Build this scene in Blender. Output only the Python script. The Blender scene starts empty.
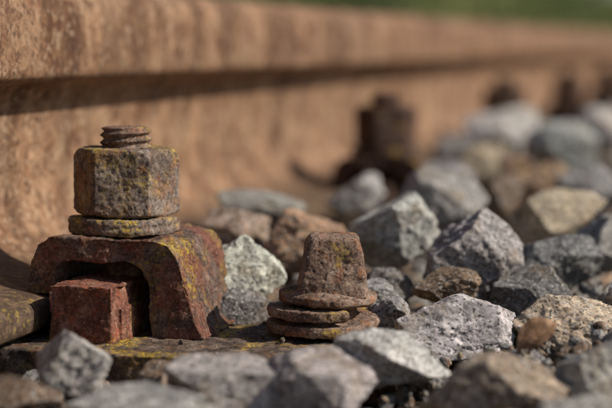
import bpy, bmesh, math, random
import numpy as np
from mathutils import Vector, Matrix, noise, Euler
random.seed(7); rng=np.random.default_rng(7)
S=0.01   # all lengths below are centimetres, meshes are stored in metres
scene=bpy.context.scene
col=scene.collection
R=math.radians
CAMZ=12.4

# ---------------------------------------------------------------- materials
class NT:
    def __init__(s,name):
        s.m=bpy.data.materials.new(name); s.m.use_nodes=True
        s.t=s.m.node_tree; s.n=s.t.nodes; s.l=s.t.links
        s.b=s.n['Principled BSDF']
        tc=s.n.new('ShaderNodeTexCoord'); mp=s.n.new('ShaderNodeMapping')
        mp.inputs['Scale'].default_value=(100,100,100)
        s.l.new(tc.outputs['Object'],mp.inputs['Vector']); s.v=mp.outputs[0]
    def noise(s,scale,detail=6,rough=.6,dist=0,off=None,vec=None):
        n=s.n.new('ShaderNodeTexNoise'); n.inputs['Scale'].default_value=scale
        n.inputs['Detail'].default_value=detail; n.inputs['Roughness'].default_value=rough
        n.inputs['Distortion'].default_value=dist
        v=vec or s.v
        if off is not None:
            a=s.n.new('ShaderNodeVectorMath'); a.operation='ADD'; a.inputs[1].default_value=(off,off*1.7,off*.6)
            s.l.new(v,a.inputs[0]); v=a.outputs[0]
        s.l.new(v,n.inputs['Vector']); return n.outputs['Fac']
    def grains(s,scale,warp=.25):
        nn=s.n.new('ShaderNodeTexNoise'); nn.inputs['Scale'].default_value=scale*.8; nn.inputs['Detail'].default_value=3
        s.l.new(s.v,nn.inputs['Vector'])
        a=s.n.new('ShaderNodeVectorMath'); a.operation='MULTIPLY_ADD'; s.l.new(nn.outputs['Color'],a.inputs[0])
        a.inputs[1].default_value=(warp,)*3; s.l.new(s.v,a.inputs[2])
        n=s.n.new('ShaderNodeTexVoronoi'); n.inputs['Scale'].default_value=scale
        s.l.new(a.outputs[0],n.inputs['Vector'])
        x=s.n.new('ShaderNodeSeparateColor'); s.l.new(n.outputs['Color'],x.inputs[0]); return x.outputs[0],x.outputs[1]
    def ramp(s,fac,stops,interp='LINEAR'):
        n=s.n.new('ShaderNodeValToRGB'); r=n.color_ramp; r.interpolation=interp
        while len(r.elements)<len(stops): r.elements.new(.5)
        for e,(p,c) in zip(r.elements,stops):
            e.position=p; e.color=(c,c,c,1) if not hasattr(c,'__len__') else (*c,1)
        s.l.new(fac,n.inputs[0]); return n.outputs[0]
    def mix(s,f,a,b,mode='MIX'):
        n=s.n.new('ShaderNodeMix'); n.data_type='RGBA'; n.blend_type=mode
        for i,x in ((0,f),(6,a),(7,b)):
            if isinstance(x,(int,float)): n.inputs[i].default_value=x if i==0 else (x,x,x,1)
            elif isinstance(x,tuple): n.inputs[i].default_value=(*x,1)
            else: s.l.new(x,n.inputs[i])
        return n.outputs[2]
    def math(s,op,a,b=0):
        n=s.n.new('ShaderNodeMath'); n.operation=op
        for i,x in enumerate((a,b)):
            if isinstance(x,(int,float)): n.inputs[i].default_value=x
            else: s.l.new(x,n.inputs[i])
        return n.outputs[0]
    def z(s):
        x=s.n.new('ShaderNodeSeparateXYZ'); s.l.new(s.v,x.inputs[0]); return x.outputs[2]
    def bump(s,h,dist,strength=1,prev=None):
        n=s.n.new('ShaderNodeBump'); n.inputs['Distance'].default_value=dist; n.inputs['Strength'].default_value=strength
        s.l.new(h,n.inputs['Height'])
        if prev is not None: s.l.new(prev,n.inputs['Normal'])
        return n.outputs[0]
    def upness(s):
        g=s.n.new('ShaderNodeNewGeometry'); x=s.n.new('ShaderNodeSeparateXYZ'); s.l.new(g.outputs['Normal'],x.inputs[0]); return x.outputs[2]
    def done(s,c,rough=.85,normal=None,spec=.3):
        if isinstance(c,tuple): s.b.inputs['Base Color'].default_value=(*c,1)
        else: s.l.new(c,s.b.inputs['Base Color'])
        if isinstance(rough,(int,float)): s.b.inputs['Roughness'].default_value=rough
        else: s.l.new(rough,s.b.inputs['Roughness'])
        s.b.inputs['Specular IOR Level'].default_value=spec
        if normal is not None: s.l.new(normal,s.b.inputs['Normal'])
        return s.m

def rust(name,dark,mid,light,lichen=.0,fine=7.0,bumpd=.0006,red=None,sheen=.85):
    t=NT(name)
    c=t.ramp(t.noise(.8,9,.68,.4),[(.38,dark),(.5,mid),(.62,light)])
    # flaking patches with hard borders
    fl=t.noise(1.6,7,.62,.6,off=37)
    c=t.mix(t.ramp(fl,[(.535,0.),(.555,.65)]),c,tuple(x*.5 for x in mid))
    c=t.mix(t.ramp(t.noise(1.3,7,.65,.3,off=63),[(.55,0.),(.58,.6)]),c,(mid[0]*1.5,mid[1]*1.0,mid[2]*.65))
    if red:
        c=t.mix(t.ramp(t.noise(.5,7,.65,off=31),[(.49,0.),(.57,.85)]),c,red)
    c=t.mix(1.0,c,t.ramp(t.noise(fine,7,.75,off=5),[(.36,.5),(.5,1.),(.64,1.4)]),'MULTIPLY')
    g1,g2=t.grains(fine*3,.1)
    c=t.mix(t.ramp(g1,[(.86,0.),(.95,.4)]),c,tuple(min(1,x*1.5+.05) for x in light))
    c=t.mix(t.ramp(g2,[(.86,0.),(.95,.5)]),c,tuple(x*.5 for x in dark))
    if lichen>0:
        m=t.math('MULTIPLY',t.ramp(t.noise(.55,4,.6,off=50),[(.60-lichen*.16,0.),(.68-lichen*.12,1.)]),
                 t.ramp(t.noise(5.5,5,.8,off=77),[(.49,0.),(.52,1.)]))
        up=t.ramp(t.upness(),[(.0,.35),(.6,1.)])
        m=t.math('MULTIPLY',m,up)
        yc=t.ramp(t.noise(5,4,.6,off=3),[(.35,(.38,.22,.02)),(.65,(.70,.48,.05))])
        c=t.mix(m,c,yc)
    n=t.bump(t.ramp(fl,[(.535,1.),(.56,0.)]),bumpd*.4)
    n=t.bump(t.noise(fine,8,.72,off=5),bumpd,1,n)
    n=t.bump(t.noise(fine*4,4,.7),bumpd*.3,1,n)
    return t.done(c,sheen,n,.25)

M_nut=rust('rust_grey_brown',(.13,.09,.07),(.235,.175,.138),(.34,.275,.23),lichen=.85,fine=6,bumpd=.001)
M_thr=rust('rust_thread',(.09,.055,.042),(.18,.115,.085),(.28,.20,.15),lichen=.5,fine=6,bumpd=.0005)
M_shaded=rust('rust_shaded',(.045,.026,.019),(.085,.05,.036),(.13,.08,.06),lichen=.2,fine=6,bumpd=.001)  # other fastenings: shade of their camera-facing sides put into the rust colour
M_clip=rust('rust_dark_brown',(.09,.055,.042),(.175,.115,.086),(.27,.19,.15),lichen=.5,fine=5,bumpd=.0012,red=(.24,.092,.058))
M_rib=rust('rust_red',(.13,.052,.034),(.25,.10,.066),(.31,.165,.115),lichen=.15,fine=5,bumpd=.0009)
M_plate=rust('rust_plate',(.055,.038,.03),(.13,.092,.07),(.25,.185,.14),lichen=.62,fine=5,bumpd=.001)
M_screw=rust('rust_screw',(.14,.08,.056),(.27,.175,.125),(.39,.28,.215),lichen=.35,fine=6,bumpd=.001)

# rail
t=NT('rail_rust')
c=t.ramp(t.noise(.3,8,.65,.2),[(.38,(.14,.064,.030)),(.5,(.285,.152,.080)),(.62,(.43,.262,.152))])
mp=t.n.new('ShaderNodeMapping'); mp.inputs['Scale'].default_value=(1.2,1.2,.20); t.l.new(t.v,mp.inputs[0])
c=t.mix(1.0,c,t.ramp(t.noise(.4,6,.7,vec=mp.outputs[0]),[(.38,.62),(.5,1.),(.62,1.25)]),'MULTIPLY')
c=t.mix(1.0,c,t.ramp(t.noise(4,8,.78,off=9),[(.36,.45),(.5,1.),(.64,1.45)]),'MULTIPLY')
c=t.mix(t.ramp(t.noise(1.0,8,.75,.3,off=23),[(.52,0.),(.58,.75)]),c,(.13,.052,.024))
c=t.mix(t.ramp(t.noise(.8,8,.75,.3,off=123),[(.55,0.),(.61,.6)]),c,(.50,.34,.21))
g1,g2=t.grains(4,.3)
c=t.mix(t.ramp(g1,[(.88,0.),(.95,.5)]),c,(.56,.41,.28)); c=t.mix(t.ramp(g2,[(.88,0.),(.95,.6)]),c,(.08,.04,.025))
zz=t.z()
hd=t.ramp(t.math('MULTIPLY',zz,.05),[(.555,0.),(.60,.55)])   # browner worn skin on the head
c=t.mix(hd,c,t.mix(1.0,c,(.74,.66,.60),'MULTIPLY'))
ft=t.ramp(t.math('MULTIPLY',t.math('ADD',zz,t.math('MULTIPLY',t.noise(.8,6,.7,off=71),1.6)),.1),[(.26,1.),(.40,0.)])
c=t.mix(ft,c,t.mix(t.ramp(t.noise(1.5,6,.7,off=80),[(.45,0.),(.6,1.)]),(.075,.046,.032),(.18,.115,.072)))
lm=t.math('MULTIPLY',ft,t.ramp(t.noise(2.2,6,.75,off=91),[(.56,0.),(.62,.7)]))
c=t.mix(lm,c,(.42,.29,.06))
M_rail=t.done(c,.66,t.bump(t.noise(3,8,.75,off=9),.0016),.3)

# stones
t=NT('ballast_stone')
at=t.n.new('ShaderNodeAttribute'); at.attribute_name='stone_col'; base=at.outputs['Color']
c=t.mix(1.0,base,t.ramp(t.noise(.9,7,.7,.5),[(.36,.68),(.5,1.05),(.62,1.4)]),'MULTIPLY')
g1,g2=t.grains(4.5,.35)
c=t.mix(1.0,c,t.ramp(g1,[(.0,.45),(.2,.9),(.7,1.1),(1.,1.5)]),'MULTIPLY')
g3,g4=t.grains(11,.15)
c=t.mix(t.ramp(g3,[(.85,0.),(.88,.85)]),c,(.055,.052,.048))
c=t.mix(t.ramp(g4,[(.80,0.),(.88,.7)]),c,(.80,.77,.72))
c=t.mix(t.ramp(t.noise(3.0,6,.75,.4,off=13),[(.52,0.),(.58,.5)]),c,t.mix(1.0,base,(.42,.41,.40),'MULTIPLY'))
c=t.mix(t.ramp(t.noise(.6,6,.7,off=61),[(.53,0.),(.65,.6)]),c,(.42,.29,.17))
n=t.bump(t.noise(1.8,9,.75,.4),.0040); n=t.bump(t.noise(8,5,.75),.001,1,n)
M_stone=t.done(c,.72,n,.4)

t=NT('ground_soil')
c=t.ramp(t.noise(.12,10,.75),[(.35,(.05,.038,.028)),(.55,(.13,.10,.08)),(.7,(.22,.19,.16))])
M_soil=t.done(c,.95,t.bump(t.noise(.4,8,.7),.02),.1)
t=NT('old_wood')
w=t.n.new('ShaderNodeTexNoise'); mp=t.n.new('ShaderNodeMapping'); mp.inputs['Scale'].default_value=(.12,2.2,2.2); t.l.new(t.v,mp.inputs[0]); t.l.new(mp.outputs[0],w.inputs['Vector']); w.inputs['Scale'].default_value=1; w.inputs['Detail'].default_value=8
M_wood=t.done(t.ramp(w.outputs[0],[(.35,(.03,.024,.02)),(.6,(.11,.085,.065))]),.9,t.bump(w.outputs[0],.003),.2)
t=NT('foliage')
c=t.ramp(t.noise(.005,5,.7),[(.40,(.05,.07,.02)),(.51,(.14,.17,.05)),(.60,(.32,.31,.11))])
M_leaf=t.done(c,.6,None,.3)
t=NT('grass'); c=t.ramp(t.noise(.03,8,.7),[(.35,(.05,.08,.02)),(.65,(.16,.18,.06))]); M_grass=t.done(c,.9,None,.1)
t=NT('dry_leaf'); c=t.ramp(t.noise(2.5,6,.6),[(.35,(.12,.06,.03)),(.65,(.34,.2,.11))]); M_dry=t.done(c,.7,t.bump(t.noise(4,5,.6),.0006),.3)

# ---------------------------------------------------------------- mesh helpers
def obj(name,me,mat=None,parent=None,loc=(0,0,0),rot=(0,0,0)):
    o=bpy.data.objects.new(name,me); col.objects.link(o)
    if mat and me:
        if not me.materials: me.materials.append(mat)
        elif me.materials[0]!=mat:
            o.material_slots[0].link='OBJECT'; o.material_slots[0].material=mat
    if parent: o.parent=parent
    o.location=Vector(loc)*S; o.rotation_euler=rot
    return o
def mesh(name,verts,faces,smooth=True):
    me=bpy.data.meshes.new(name)
    me.from_pydata([tuple(c*S for c in v) for v in verts],[],faces); me.update()
    bm=bmesh.new(); bm.from_mesh(me); bmesh.ops.recalc_face_normals(bm,faces=bm.faces); bm.to_mesh(me); bm.free()
    if smooth: me.polygons.foreach_set('use_smooth',[True]*len(me.polygons))
    return me
def clouds(name,sc,depth=3):
    tx=bpy.data.textures.new(name,'CLOUDS'); tx.noise_scale=sc*S; tx.noise_depth=depth; return tx
TX1=clouds('lump',.9,4); TX2=clouds('pit',.25,4); TX3=clouds('big',2.5,2)
def weather(me,voxel=.05,s1=.10,s2=.06,off=0,big=0,smooth=3):
    """remesh + erode, returns a finished mesh"""
    o=bpy.data.objects.new('tmp',me); col.objects.link(o)
    m=o.modifiers.new('r','REMESH'); m.mode='VOXEL'; m.voxel_size=voxel*S; m.use_smooth_shade=True
    if smooth:
        m=o.modifiers.new('s','SMOOTH'); m.iterations=smooth; m.factor=.5
    for tx,s in ((TX3,big),(TX1,s1),(TX2,s2)):
        if s:
            d=o.modifiers.new('d','DISPLACE'); d.texture=tx; d.strength=s*S; d.mid_level=.5; d.texture_coords='LOCAL'
    dg=bpy.context.evaluated_depsgraph_get(); dg.update()
    out=bpy.data.meshes.new_from_object(o.evaluated_get(dg)); out.name=me.name
    out.polygons.foreach_set('use_smooth',[True]*len(out.polygons))
    bpy.data.objects.remove(o); return out
def polar(name,rings,nt,shape):
    V=[];F=[]
    for z,a in rings:
        for i in range(nt):
            th=2*math.pi*i/nt; r=shape(th,a,z); V.append((r*math.cos(th),r*math.sin(th),z))
    for k in range(len(rings)-1):
        for i in range(nt):
            j=(i+1)%nt; F.append((k*nt+i,k*nt+j,(k+1)*nt+j,(k+1)*nt+i))
    V.append((0,0,rings[0][0])); V.append((0,0,rings[-1][0])); b=len(V)-2; k=(len(rings)-1)*nt
    for i in range(nt):
        j=(i+1)%nt; F.append((j,i,b)); F.append((k+i,k+j,b+1))
    return mesh(name,V,F)
def prism(name,pts,y0,y1,ny=1):
    n=len(pts); V=[];F=[]
    for k in range(ny+1):
        y=y0+(y1-y0)*k/ny
        V+= [(x,y,z) for x,z in pts]
    for k in range(ny):
        for i in range(n):
            j=(i+1)%n; F.append((k*n+i,k*n+j,(k+1)*n+j,(k+1)*n+i))
    F.append(tuple(range(n))); F.append(tuple(range(ny*n,ny*n+n)))
    return mesh(name,V,F,False)
def joinm(name,mes):
    bm=bmesh.new()
    for m in mes: bm.from_mesh(m)
    me=bpy.data.meshes.new(name); bm.to_mesh(me); bm.free(); return me
def box(x0,x1,y0,y1,z0,z1):
    return prism('b',[(x0,z0),(x1,z0),(x1,z1),(x0,z1)],y0,y1)
def coil(name,rin,rout,h,pitch,turns,start,z0):
    V=[];F=[];n=int(90*turns)
    for i in range(n+1):
        th=start+2*math.pi*turns*i/n; z=z0+pitch*turns*i/n
        for r,dz in ((rin,0),(rout,0.02),(rout+.05,h*.5),(rout,h-.02),(rin,h)):
            V.append((r*math.cos(th),r*math.sin(th),z+dz))
    for i in range(n):
        for k in range(5):
            l=(k+1)%5; F.append((i*5+k,i*5+l,(i+1)*5+l,(i+1)*5+k))
    F.append((0,1,2,3,4)); F.append(tuple(n*5+k for k in range(5)))
    return mesh(name,V,F)

# ---------------------------------------------------------------- fastening parts
XB,YB=-27.1,70.4
XR=-35.6
def hexr(th,cap,z):
    a=2.04; t2=(th-R(-15)+math.pi/6)%(math.pi/3)-math.pi/6
    return min(a/math.cos(t2),cap)
HZ=2.95
me_nut=weather(polar('nut',[(0,2.0),(.10,2.22),(.22,9),(1,9),(1.8,9),(HZ-.34,9),(HZ-.18,2.24),(HZ-.03,2.05),(HZ,1.95)],360,hexr),.035,.14,.085,smooth=1)
def thr(th,a,z):
    p=.33; ph=(z/p-th/(2*math.pi))%1; tri=abs(ph*2-1)
    return max(.05,(1.16-.20*tri)*a)
rg=[(-6,1.0)]+[(-.4+.03*i,1.0) for i in range(0,46)]+[(.98+.03,.93),(1.06,.80),(1.07,.4)]
me_thr=weather(polar('threaded_bolt',rg,120,thr),.035,.10,.06)
me_wash=weather(coil('spring_washer',1.25,2.42,.42,.30,1.5,R(185),0),.04,.22,.09)
# clamp (arched), local coordinates around bolt axis, z from baseplate top
P=[(-3.4,1.75),(-3.3,3.1),(-3.0,3.85),(-2.45,4.2),(2.4,4.2),(3.0,4.0),(3.4,3.5),(4.25,.6),(4.6,.02),(2.35,.02),(2.2,.8),(2.05,2.3),(1.7,2.95),(1.0,3.2),(-1.2,3.25),(-1.8,3.15),(-2.1,2.8),(-2.15,1.75)]
me_clip=weather(prism('rail_clamp',P,-3.0,3.0,1),.05,.30,.11,big=.4)
pl=[box(-24,13.6,-7.0,6.6,-1.5,0)]
me_plate=weather(joinm('plate_body',pl),.085,.25,.10,big=.25)
rb=joinm('rib',[box(-1.55,1.2,-5.0,6.2,-.4,2.4),box(-1.75,1.35,-4.2,6.0,-.4,1.4)])
me_rib=weather(rb,.05,.28,.10,big=.4)
def sq(th,a,z):
    c,s=abs(math.cos(th-R(-75+0))),abs(math.sin(th-R(-75)))
    n=9; return a/((c**n+s**n)**(1/n))
me_head=weather(polar('square_head',[(0,1.50),(.3,1.47),(1.0,1.38),(1.9,1.2),(2.38,1.10),(2.5,1.0),(2.55,.8)],240,sq),.04,.20,.10,smooth=2)
rd=lambda th,a,z:a
me_flange=weather(polar('collar',[(0,1.9),(.12,2.1),(.38,2.1),(.55,1.8),(.6,1.2)],100,rd),.045,.22,.09)
me_shank=polar('shank',[(-8,1.15),(2.2,1.15)],40,rd)
me_wash2=weather(coil('spring_washer',1.3,2.38,.46,.66,1.45,R(150),0),.04,.20,.09)

ys=[70.4,70.4-60,124.5,185,248,310,372,434,496,558]
for i,y in enumerate(ys):
    first=(y==YB); dr=0 if first else random.uniform(-.5,.5)
    dx=0 if first else random.uniform(-.2,.2)
    mn,mt,mc,mr=(M_nut,M_thr,M_clip,M_rib) if first else (M_shaded,)*4
    b=obj('baseplate',None,loc=(XB,y,0))
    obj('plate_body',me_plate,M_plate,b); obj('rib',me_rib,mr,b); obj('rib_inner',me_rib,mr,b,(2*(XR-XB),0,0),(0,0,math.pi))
    for sx,xx in ((1,XB),(-1,2*XR-XB)):
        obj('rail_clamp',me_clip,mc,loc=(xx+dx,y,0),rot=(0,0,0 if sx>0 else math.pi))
        e=obj('hex_nut_and_bolt',None,loc=(xx+dx*.5,y,4.14),rot=(0,0,dr))
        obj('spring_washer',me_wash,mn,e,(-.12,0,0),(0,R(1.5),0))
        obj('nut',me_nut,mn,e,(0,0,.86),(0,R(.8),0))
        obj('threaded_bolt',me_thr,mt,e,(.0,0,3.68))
    if i<6:
        e=obj('sleeper_screw',None,loc=(XB+9.35,y-.1,0),rot=(0,0,dr))
        obj('spring_washer',me_wash2,M_screw,e,(-.35,-.05,.05),(R(1.5),R(3),0))
        obj('collar',me_flange,M_screw,e,(-.12,0,1.42),(0,R(2),0))
        obj('square_head',me_head,M_screw,e,(.08,0,1.82),(0,R(1.5),0))
        obj('shank',me_shank,M_screw,e)

# ---------------------------------------------------------------- rail
half=[(0,.35),(6.1,.35),(6.25,.5),(6.3,.8),(6.28,1.3),(6.1,1.55),(5.4,1.75),(4.2,2.0),(3.0,2.3),(2.1,2.7),(1.45,3.3),(1.05,4.1),(.85,5.1),(.78,6.6),(.80,8.4),(.95,9.5),(1.25,10.15),(1.8,10.5),(2.7,10.72),(3.15,10.86),(3.34,11.05),(3.4,11.35),(3.4,12.5),(3.36,13.8),(3.25,14.5),(2.95,14.95),(2.4,15.25),(1.5,15.42),(0,15.48)]
pts=[(XR+x,z) for x,z in half]+[(XR-x,z) for x,z in half[-2:0:-1]]
yy=[-300,-100]+list(range(0,400,20))+list(range(400,2000,100))+[2500,3500,5000,8000,12000]
n=len(pts);V=[];F=[]
for y in yy: V+=[(x,y,z) for x,z in pts]
for k in range(len(yy)-1):
    for i in range(n):
        j=(i+1)%n; F.append((k*n+i,k*n+j,(k+1)*n+j,(k+1)*n+i))
F.append(tuple(range(n)));F.append(tuple(range((len(yy)-1)*n,len(yy)*n)))
me=mesh('steel_rail',V,F); me.set_sharp_from_angle(angle=R(50)); obj('steel_rail',me,M_rail)

for y in ys+[620+62*i for i in range(20)]:
    m=prism('wooden_sleeper',[(-190,-16),(32,-16),(32,-1.9),(31.5,-1.55),(-189.5,-1.55),(-190,-1.9)],y-12.5,y+12.5)
    obj('wooden_sleeper',m,M_wood)

# ---------------------------------------------------------------- stones
def icos(sub):
    bm=bmesh.new(); bmesh.ops.create_icosphere(bm,subdivisions=sub,radius=1)
    v=np.array([x.co[:] for x in bm.verts]); f=np.array([[q.index for q in p.verts] for p in bm.faces]); bm.free(); return v,f
def make_rock(dirs,seed,amp=1.0):
    r0=np.random.default_rng(seed)
    npl=int(r0.integers(9,15)); N=r0.normal(size=(npl,3)); N/=np.linalg.norm(N,axis=1)[:,None]
    for _ in range(4):
        D=N[:,None]-N[None]; d2=(D**2).sum(2)+np.eye(npl)*9; N+=(.04*D/d2[...,None]).sum(1); N/=np.linalg.norm(N,axis=1)[:,None]
    d=r0.uniform(.55,1.05,npl)
    N2=r0.normal(size=(18,3)); N2/=np.linalg.norm(N2,axis=1)[:,None]; d2_=r0.uniform(.88,1.15,18)
    NN=np.vstack([N,N2]); dd=np.hstack([d,d2_])
    q=np.maximum(dirs@NN.T,1e-3)/dd
    p=90; m=q.max(1); r=1/(m*((q/m[:,None])**p).sum(1)**(1/p)); r=np.minimum(r,1.3)
    o=Vector(r0.uniform(-50,50,3))
    ax=Vector(r0.normal(size=3)).normalized()
    nz=np.empty(len(dirs))
    hi=len(dirs)>1000
    for i,v in enumerate(dirs*r[:,None]):
        vv=Vector(v)
        a=noise.fractal(vv*1.5+o,.9,2.1,4)
        b=noise.fractal(vv*6+o,.6,2.2,4) if hi else 0
        c=abs(noise.noise(vv*2.6+o))
        e=noise.noise(vv*1.2+ax*(vv.dot(ax)*4)+o)
        nz[i]=a*.06+b*.024-c*.07+ (.022 if e>0.05 else 0)
    r=r+nz*amp
    v=dirs*r[:,None]
    ext=(v.max(0)-v.min(0))/2; v=(v-(v.max(0)+v.min(0))/2)/ext
    return v
LV={s:icos(s) for s in (3,4,5,6)}
NTEMP=20
TEMP={s:[make_rock(LV[s][0],100+k) for k in range(NTEMP)] for s in (3,4,5)}
def rotm(a,b,c): return np.array(Euler((a,b,c)).to_matrix())
class Acc:
    def __init__(s): s.V=[];s.F=[];s.C=[];s.n=0
    def add(s,v,f,c):
        s.V.append(v); s.F.append(f+s.n); s.C.append(np.tile(np.array([*c,1.0]),(len(v),1))); s.n+=len(v)
    def build(s,name,mat):
        V=np.vstack(s.V)*S;F=np.vstack(s.F);C=np.vstack(s.C)
        me=bpy.data.meshes.new(name); me.vertices.add(len(V)); me.vertices.foreach_set('co',V.ravel())
        me.loops.add(F.size); me.loops.foreach_set('vertex_index',F.ravel().astype(np.int32))
        me.polygons.add(len(F)); me.polygons.foreach_set('loop_start',np.arange(0,F.size,3,dtype=np.int32))
        me.polygons.foreach_set('use_smooth',np.ones(len(F),bool))
        me.update(calc_edges=True)
        a=me.attributes.new('stone_col','FLOAT_COLOR','POINT'); a.data.foreach_set('color',C.ravel())
        return obj(name,me,mat)
acc=Acc()
WHITE=(.80,.75,.69);GREY=(.47,.44,.41);LG=(.64,.60,.555);DK=(.25,.235,.22);TAN=(.56,.42,.28);CREAM=(.74,.60,.42);BROWN=(.30,.19,.12);ORG=(.55,.34,.19);PINK=(.55,.39,.29)
c15,s15=math.cos(R(15)),math.sin(R(15))
def W(d,l): return (-s15*d+c15*l, c15*d+s15*l)
# individually surveyed stones: distance, offset, height of centre, width, height, colour, roll
hero=[(78,-2.75,1.9,3.6,3.6,WHITE,.1),(88,-3.7,2.7,3.6,2.6,PINK,.1),(86,-.1,2.6,4.6,3.4,ORG,.3),(97,-2.6,3.0,5.0,2.3,GREY,0),
(84,4.3,3.1,4.7,3.6,WHITE,.3),(96,7.7,3.5,5.2,4.2,GREY,.2),(80,7.9,2.2,4.8,4.5,GREY,.5),(92,13.5,3.0,5.4,3.2,CREAM,.1),
(82,11.8,1.7,5.0,3.0,DK,.1),(70.5,6.2,.65,5.0,2.8,WHITE,-.1),(76,6.3,1.6,3.0,1.7,BROWN,0),(77,10.4,1.0,4.4,2.7,DK,.15),
(71,11.2,.55,5.3,3.0,CREAM,.05),(73.5,3.6,.6,1.9,1.6,GREY,.3),(76,3.2,1.2,2.0,1.4,LG,.1),(63,-8.7,.5,2.8,2.7,WHITE,.6),
(61.5,-2.7,-.1,5.0,2.3,LG,-.1),(61,.6,.1,3.9,2.6,LG,.1),(64.5,3.3,.35,4.6,2.4,WHITE,-.15),(60.5,6.9,-.1,5.2,3.0,TAN,.1),
(58,-5.6,-.4,5.4,2.4,LG,0),(61.5,10.8,.2,3.8,2.8,LG,.2),(108,3.1,3.1,3.8,2.4,LG,.1),(150,16.7,4.1,5.2,4.8,WHITE,.2),
(140,21,3.8,6,4.8,LG,0),(155,27,4.8,5,4.4,WHITE,.3),(148,13,3.0,4.4,3.6,DK,0),(105,12.3,2.9,2.7,2.9,BROWN,.2),
(108,18.2,3.2,4.4,3.2,GREY,0),(113,15.8,3.2,4.4,3.2,ORG,.1),(87,15.4,2.1,3.8,3.2,GREY,.2),(76,-2.9,.5,2.6,2,DK,0),
(60,-10.2,-.3,3.0,1.8,BROWN,0),(118,9.6,3.0,4.2,2.8,GREY,.1),(125,13,3.4,4.2,3.6,TAN,0),(84,-5.4,1.4,2.6,2.0,DK,0),
(80,1.2,.9,3.0,2.2,GREY,.2),(79,3.8,1.0,2.6,2.2,DK,.2),(165,20,4.4,5,4.2,WHITE,0),(66.5,8.6,-.4,3.0,1.8,GREY,0),(68,13.2,.2,3.2,2.4,LG,0),
(56,1.5,-1.1,4.6,2.6,LG,0),(56,6,-1.1,4.6,2.6,TAN,0),(56,-2.5,-1.3,4.6,2.2,LG,0),(57,10,-.6,4.2,2.6,LG,0),(74,15,1.2,4,2.8,LG,0)]
hxy=[]
for i,(d,l,z,w,h,c,roll) in enumerate(hero):
    x,y=W(d,l); hxy.append((x,y,w))
    near=52<d<90
    sub=6 if near else 5
    v=make_rock(LV[6][0],(2300 if i in (6,15) else 3100)+i) if near else TEMP[5][i%NTEMP]
    f=LV[sub][1]
    dep=(w*.55+h*.45)*random.uniform(.8,1.0)
    v=v*np.array([w/2,dep/2,h/2])*1.04
    v=v@rotm(0,-roll*.6,0).T
    v=v@rotm(0,0,R(15)).T
    cc=[min(.82,q*random.uniform(.95,1.05)) for q in c]
    acc.add(v+np.array([x,y,z]),f,cc)
def sm(a,b,x):
    t=min(1,max(0,(x-a)/(b-a))); return t*t*(3-2*t)
def g(x,y):
    h=-.9+2.0*sm(-20,2,x)+3.3*sm(82,190,y)*sm(-27,-4,x)+1.0*sm(78,92,y)+1.0*sm(5,30,x)
    return h
pal=[WHITE,WHITE,LG,LG,GREY,GREY,DK,TAN,CREAM,BROWN,PINK,ORG,CREAM]
def near_hw(x,y):
    for yf in ys:
        if x<-13.2 and abs(y-yf)<7.4+(.8 if yf==YB else 0) and x<(-13.2 if yf==YB else -20): return True
    return False
def scatter(x0,x1,y0,y1,sp,dz,smin,smax,cull=True):
    x=x0
    while x<x1:
        y=y0
        while y<y1:
            px=x+random.uniform(-.5,.5)*sp; py=y+random.uniform(-.5,.5)*sp; y+=sp
            if near_hw(px,py): continue
            s=random.uniform(smin,smax)*random.choice([.6,.85,1,1.15])
            if px<-29.2+s*.5 and px>-43: continue
            if cull and any((px-a)**2+(py-b)**2<(w*.42+s*.15)**2 for a,b,w in hxy): continue
            D=-s15*px+c15*py
            z=g(px,py)+dz+random.uniform(-.6,.6)
            if D<100 and z>.2: z=min(z,1.2)
            if D<72 : z=min(z,-1.3)
            lv=5 if 50<D<100 else (4 if D<220 and D>30 else 3)
            k=random.randrange(NTEMP)
            v=TEMP[lv][k]*np.array([s/2,s/2*random.uniform(.65,.95),s/2*random.uniform(.5,.85)])
            v=v@rotm(random.uniform(-.7,.7),random.uniform(-.7,.7),random.uniform(0,6.3)).T
            b=random.uniform(.75,1.05); c=random.choice(pal)
            acc.add(v+np.array([px,py,z]),LV[lv][1],[q*b for q in c])
        x+=sp
scatter(-29,24,40,110,3.3,-2.3,3.2,4.6,False)
scatter(-29,24,45,110,3.0,-.6,2.2,4.0)
scatter(-29,55,110,230,3.9,-1.2,3.6,5.6)
scatter(-29,80,230,700,5.2,-1.0,5,7)
scatter(24,60,30,110,4.4,-1.0,4,5.6)
scatter(-110,-43,20,260,5.5,-1.0,5,7)
scatter(-29,24,0,40,4.2,-1.8,4,5.2)
for _ in range(1300):
    px=random.uniform(-24,-2); py=random.uniform(62,86)
    onp = px<-13.6 and 63.6<py<76.8
    if onp and random.random()<.7: continue
    if onp and (px+17.75)**2+(py-70.3)**2<7.5: continue
    if px<-22 and 66.5<py<74: continue
    s=random.choice([.18,.25,.35,.5,.8]) if not onp else random.choice([.06,.08,.1,.14,.3])
    z=.03+s*.3 if onp else g(px,py)-.2+random.uniform(-.8,.5)
    v=TEMP[3][random.randrange(NTEMP)]*s/2*np.array([1,.8,.7])@rotm(random.random()*3,random.random()*3,0).T
    acc.add(v+np.array([px,py,z]),LV[3][1],random.choice([(.16,.11,.08),(.2,.14,.1),BROWN]) if onp else random.choice([BROWN,BROWN,DK,GREY,TAN]))
acc.build('gravel_ballast',M_stone)

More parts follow.
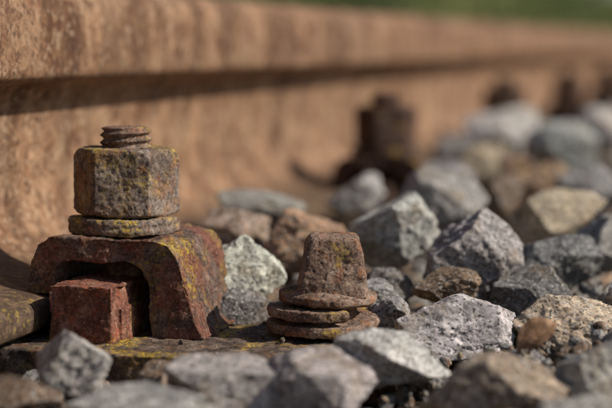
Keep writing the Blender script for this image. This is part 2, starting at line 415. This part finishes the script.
# dried leaf
V=[];F=[];nl=16
for i in range(nl+1):
    t_=i/nl; w=.55*math.sin(math.pi*min(1,t_*1.02))**.7+.02 if t_<.98 else .02
    for k in range(-3,4):
        q=k/3; V.append((t_*2.0-1,q*w,.35*abs(q)**1.4*w*1.6+.35*math.sin(t_*3)+.06*math.sin(9*t_+2*q)))
for i in range(nl):
    for k in range(6): F.append((i*7+k,i*7+k+1,(i+1)*7+k+1,(i+1)*7+k))
me=mesh('dried_leaf',V,F); x,y=W(66.2,9.1); obj('dried_leaf',me,M_dry,loc=(x,y,.95),rot=(R(50),R(-35),R(30)))

# ---------------------------------------------------------------- ground, verge, hedge
def sheet(name,x0,x1,y0,y1,z,mat):
    obj(name,mesh(name,[(x0,y0,z),(x1,y0,z),(x1,y1,z),(x0,y1,z)],[(0,1,2,3)],False),mat)
sheet('ground',-60000,60000,-60000,60000,-7,M_soil)
sheet('grass_verge',-50000,-300,-50000,50000,-6.5,M_grass)
n=36000
y=rng.uniform(1500,11000,n)
lump=np.array([noise.fractal(Vector((q*.0035,0,3)),.8,2,4) for q in y])
H=250+130*lump
zz=rng.uniform(0,1,n)**.8*H
x=-800+rng.normal(0,55,n)-60*np.array([noise.noise(Vector((a*.008,b*.02,0))) for a,b in zip(y,zz)])
ctr=np.stack([x,y,zz],1)
A=rng.normal(size=(n,3));A/=np.linalg.norm(A,axis=1)[:,None]
B=np.cross(A,rng.normal(size=(n,3)));B/=np.linalg.norm(B,axis=1)[:,None]
sz=rng.uniform(8,14,n)[:,None]
V=np.stack([ctr-A*sz,ctr-B*sz*.5,ctr+A*sz,ctr+B*sz*.5],1).reshape(-1,3)*S
me=bpy.data.meshes.new('hedge'); me.vertices.add(4*n); me.vertices.foreach_set('co',V.ravel())
me.loops.add(4*n); me.loops.foreach_set('vertex_index',np.arange(4*n,dtype=np.int32)); me.polygons.add(n); me.polygons.foreach_set('loop_start',np.arange(0,4*n,4,dtype=np.int32)); me.update(calc_edges=True)
obj('hedge',me,M_leaf)

# ---------------------------------------------------------------- light
az,el=R(86),R(38)
sd=Vector((math.sin(az)*math.cos(el),math.cos(az)*math.cos(el),math.sin(el)))
L=bpy.data.lights.new('sun','SUN'); L.energy=5.0; L.angle=R(.5); L.color=(1,.93,.83)
o=bpy.data.objects.new('sun',L); col.objects.link(o); o.rotation_euler=sd.to_track_quat('Z','Y').to_euler(); o.location=(1,1,2)
w=bpy.data.worlds.new('World'); scene.world=w; w.use_nodes=True
nt=w.node_tree; sk=nt.nodes.new('ShaderNodeTexSky'); sk.sky_type='NISHITA'; sk.sun_disc=False; sk.sun_elevation=el; sk.sun_rotation=az
bg=nt.nodes['Background']; bg.inputs[1].default_value=.08; nt.links.new(sk.outputs[0],bg.inputs[0])
# ---------------------------------------------------------------- camera
cam=bpy.data.cameras.new('camera'); co=bpy.data.objects.new('camera',cam); col.objects.link(co)
co.location=(0,0,CAMZ*S); cam.lens=100; cam.sensor_width=36; cam.clip_start=.02; cam.clip_end=2000
pitch=math.atan(158/1700)
co.rotation_euler=(math.pi/2-pitch,0,R(15))
cam.dof.use_dof=True; cam.dof.focus_distance=.722; cam.dof.aperture_fstop=6.3
scene.camera=co
scene.view_settings.view_transform='Standard'; scene.view_settings.look='None'; scene.view_settings.exposure=0
print('stone verts',acc.n)
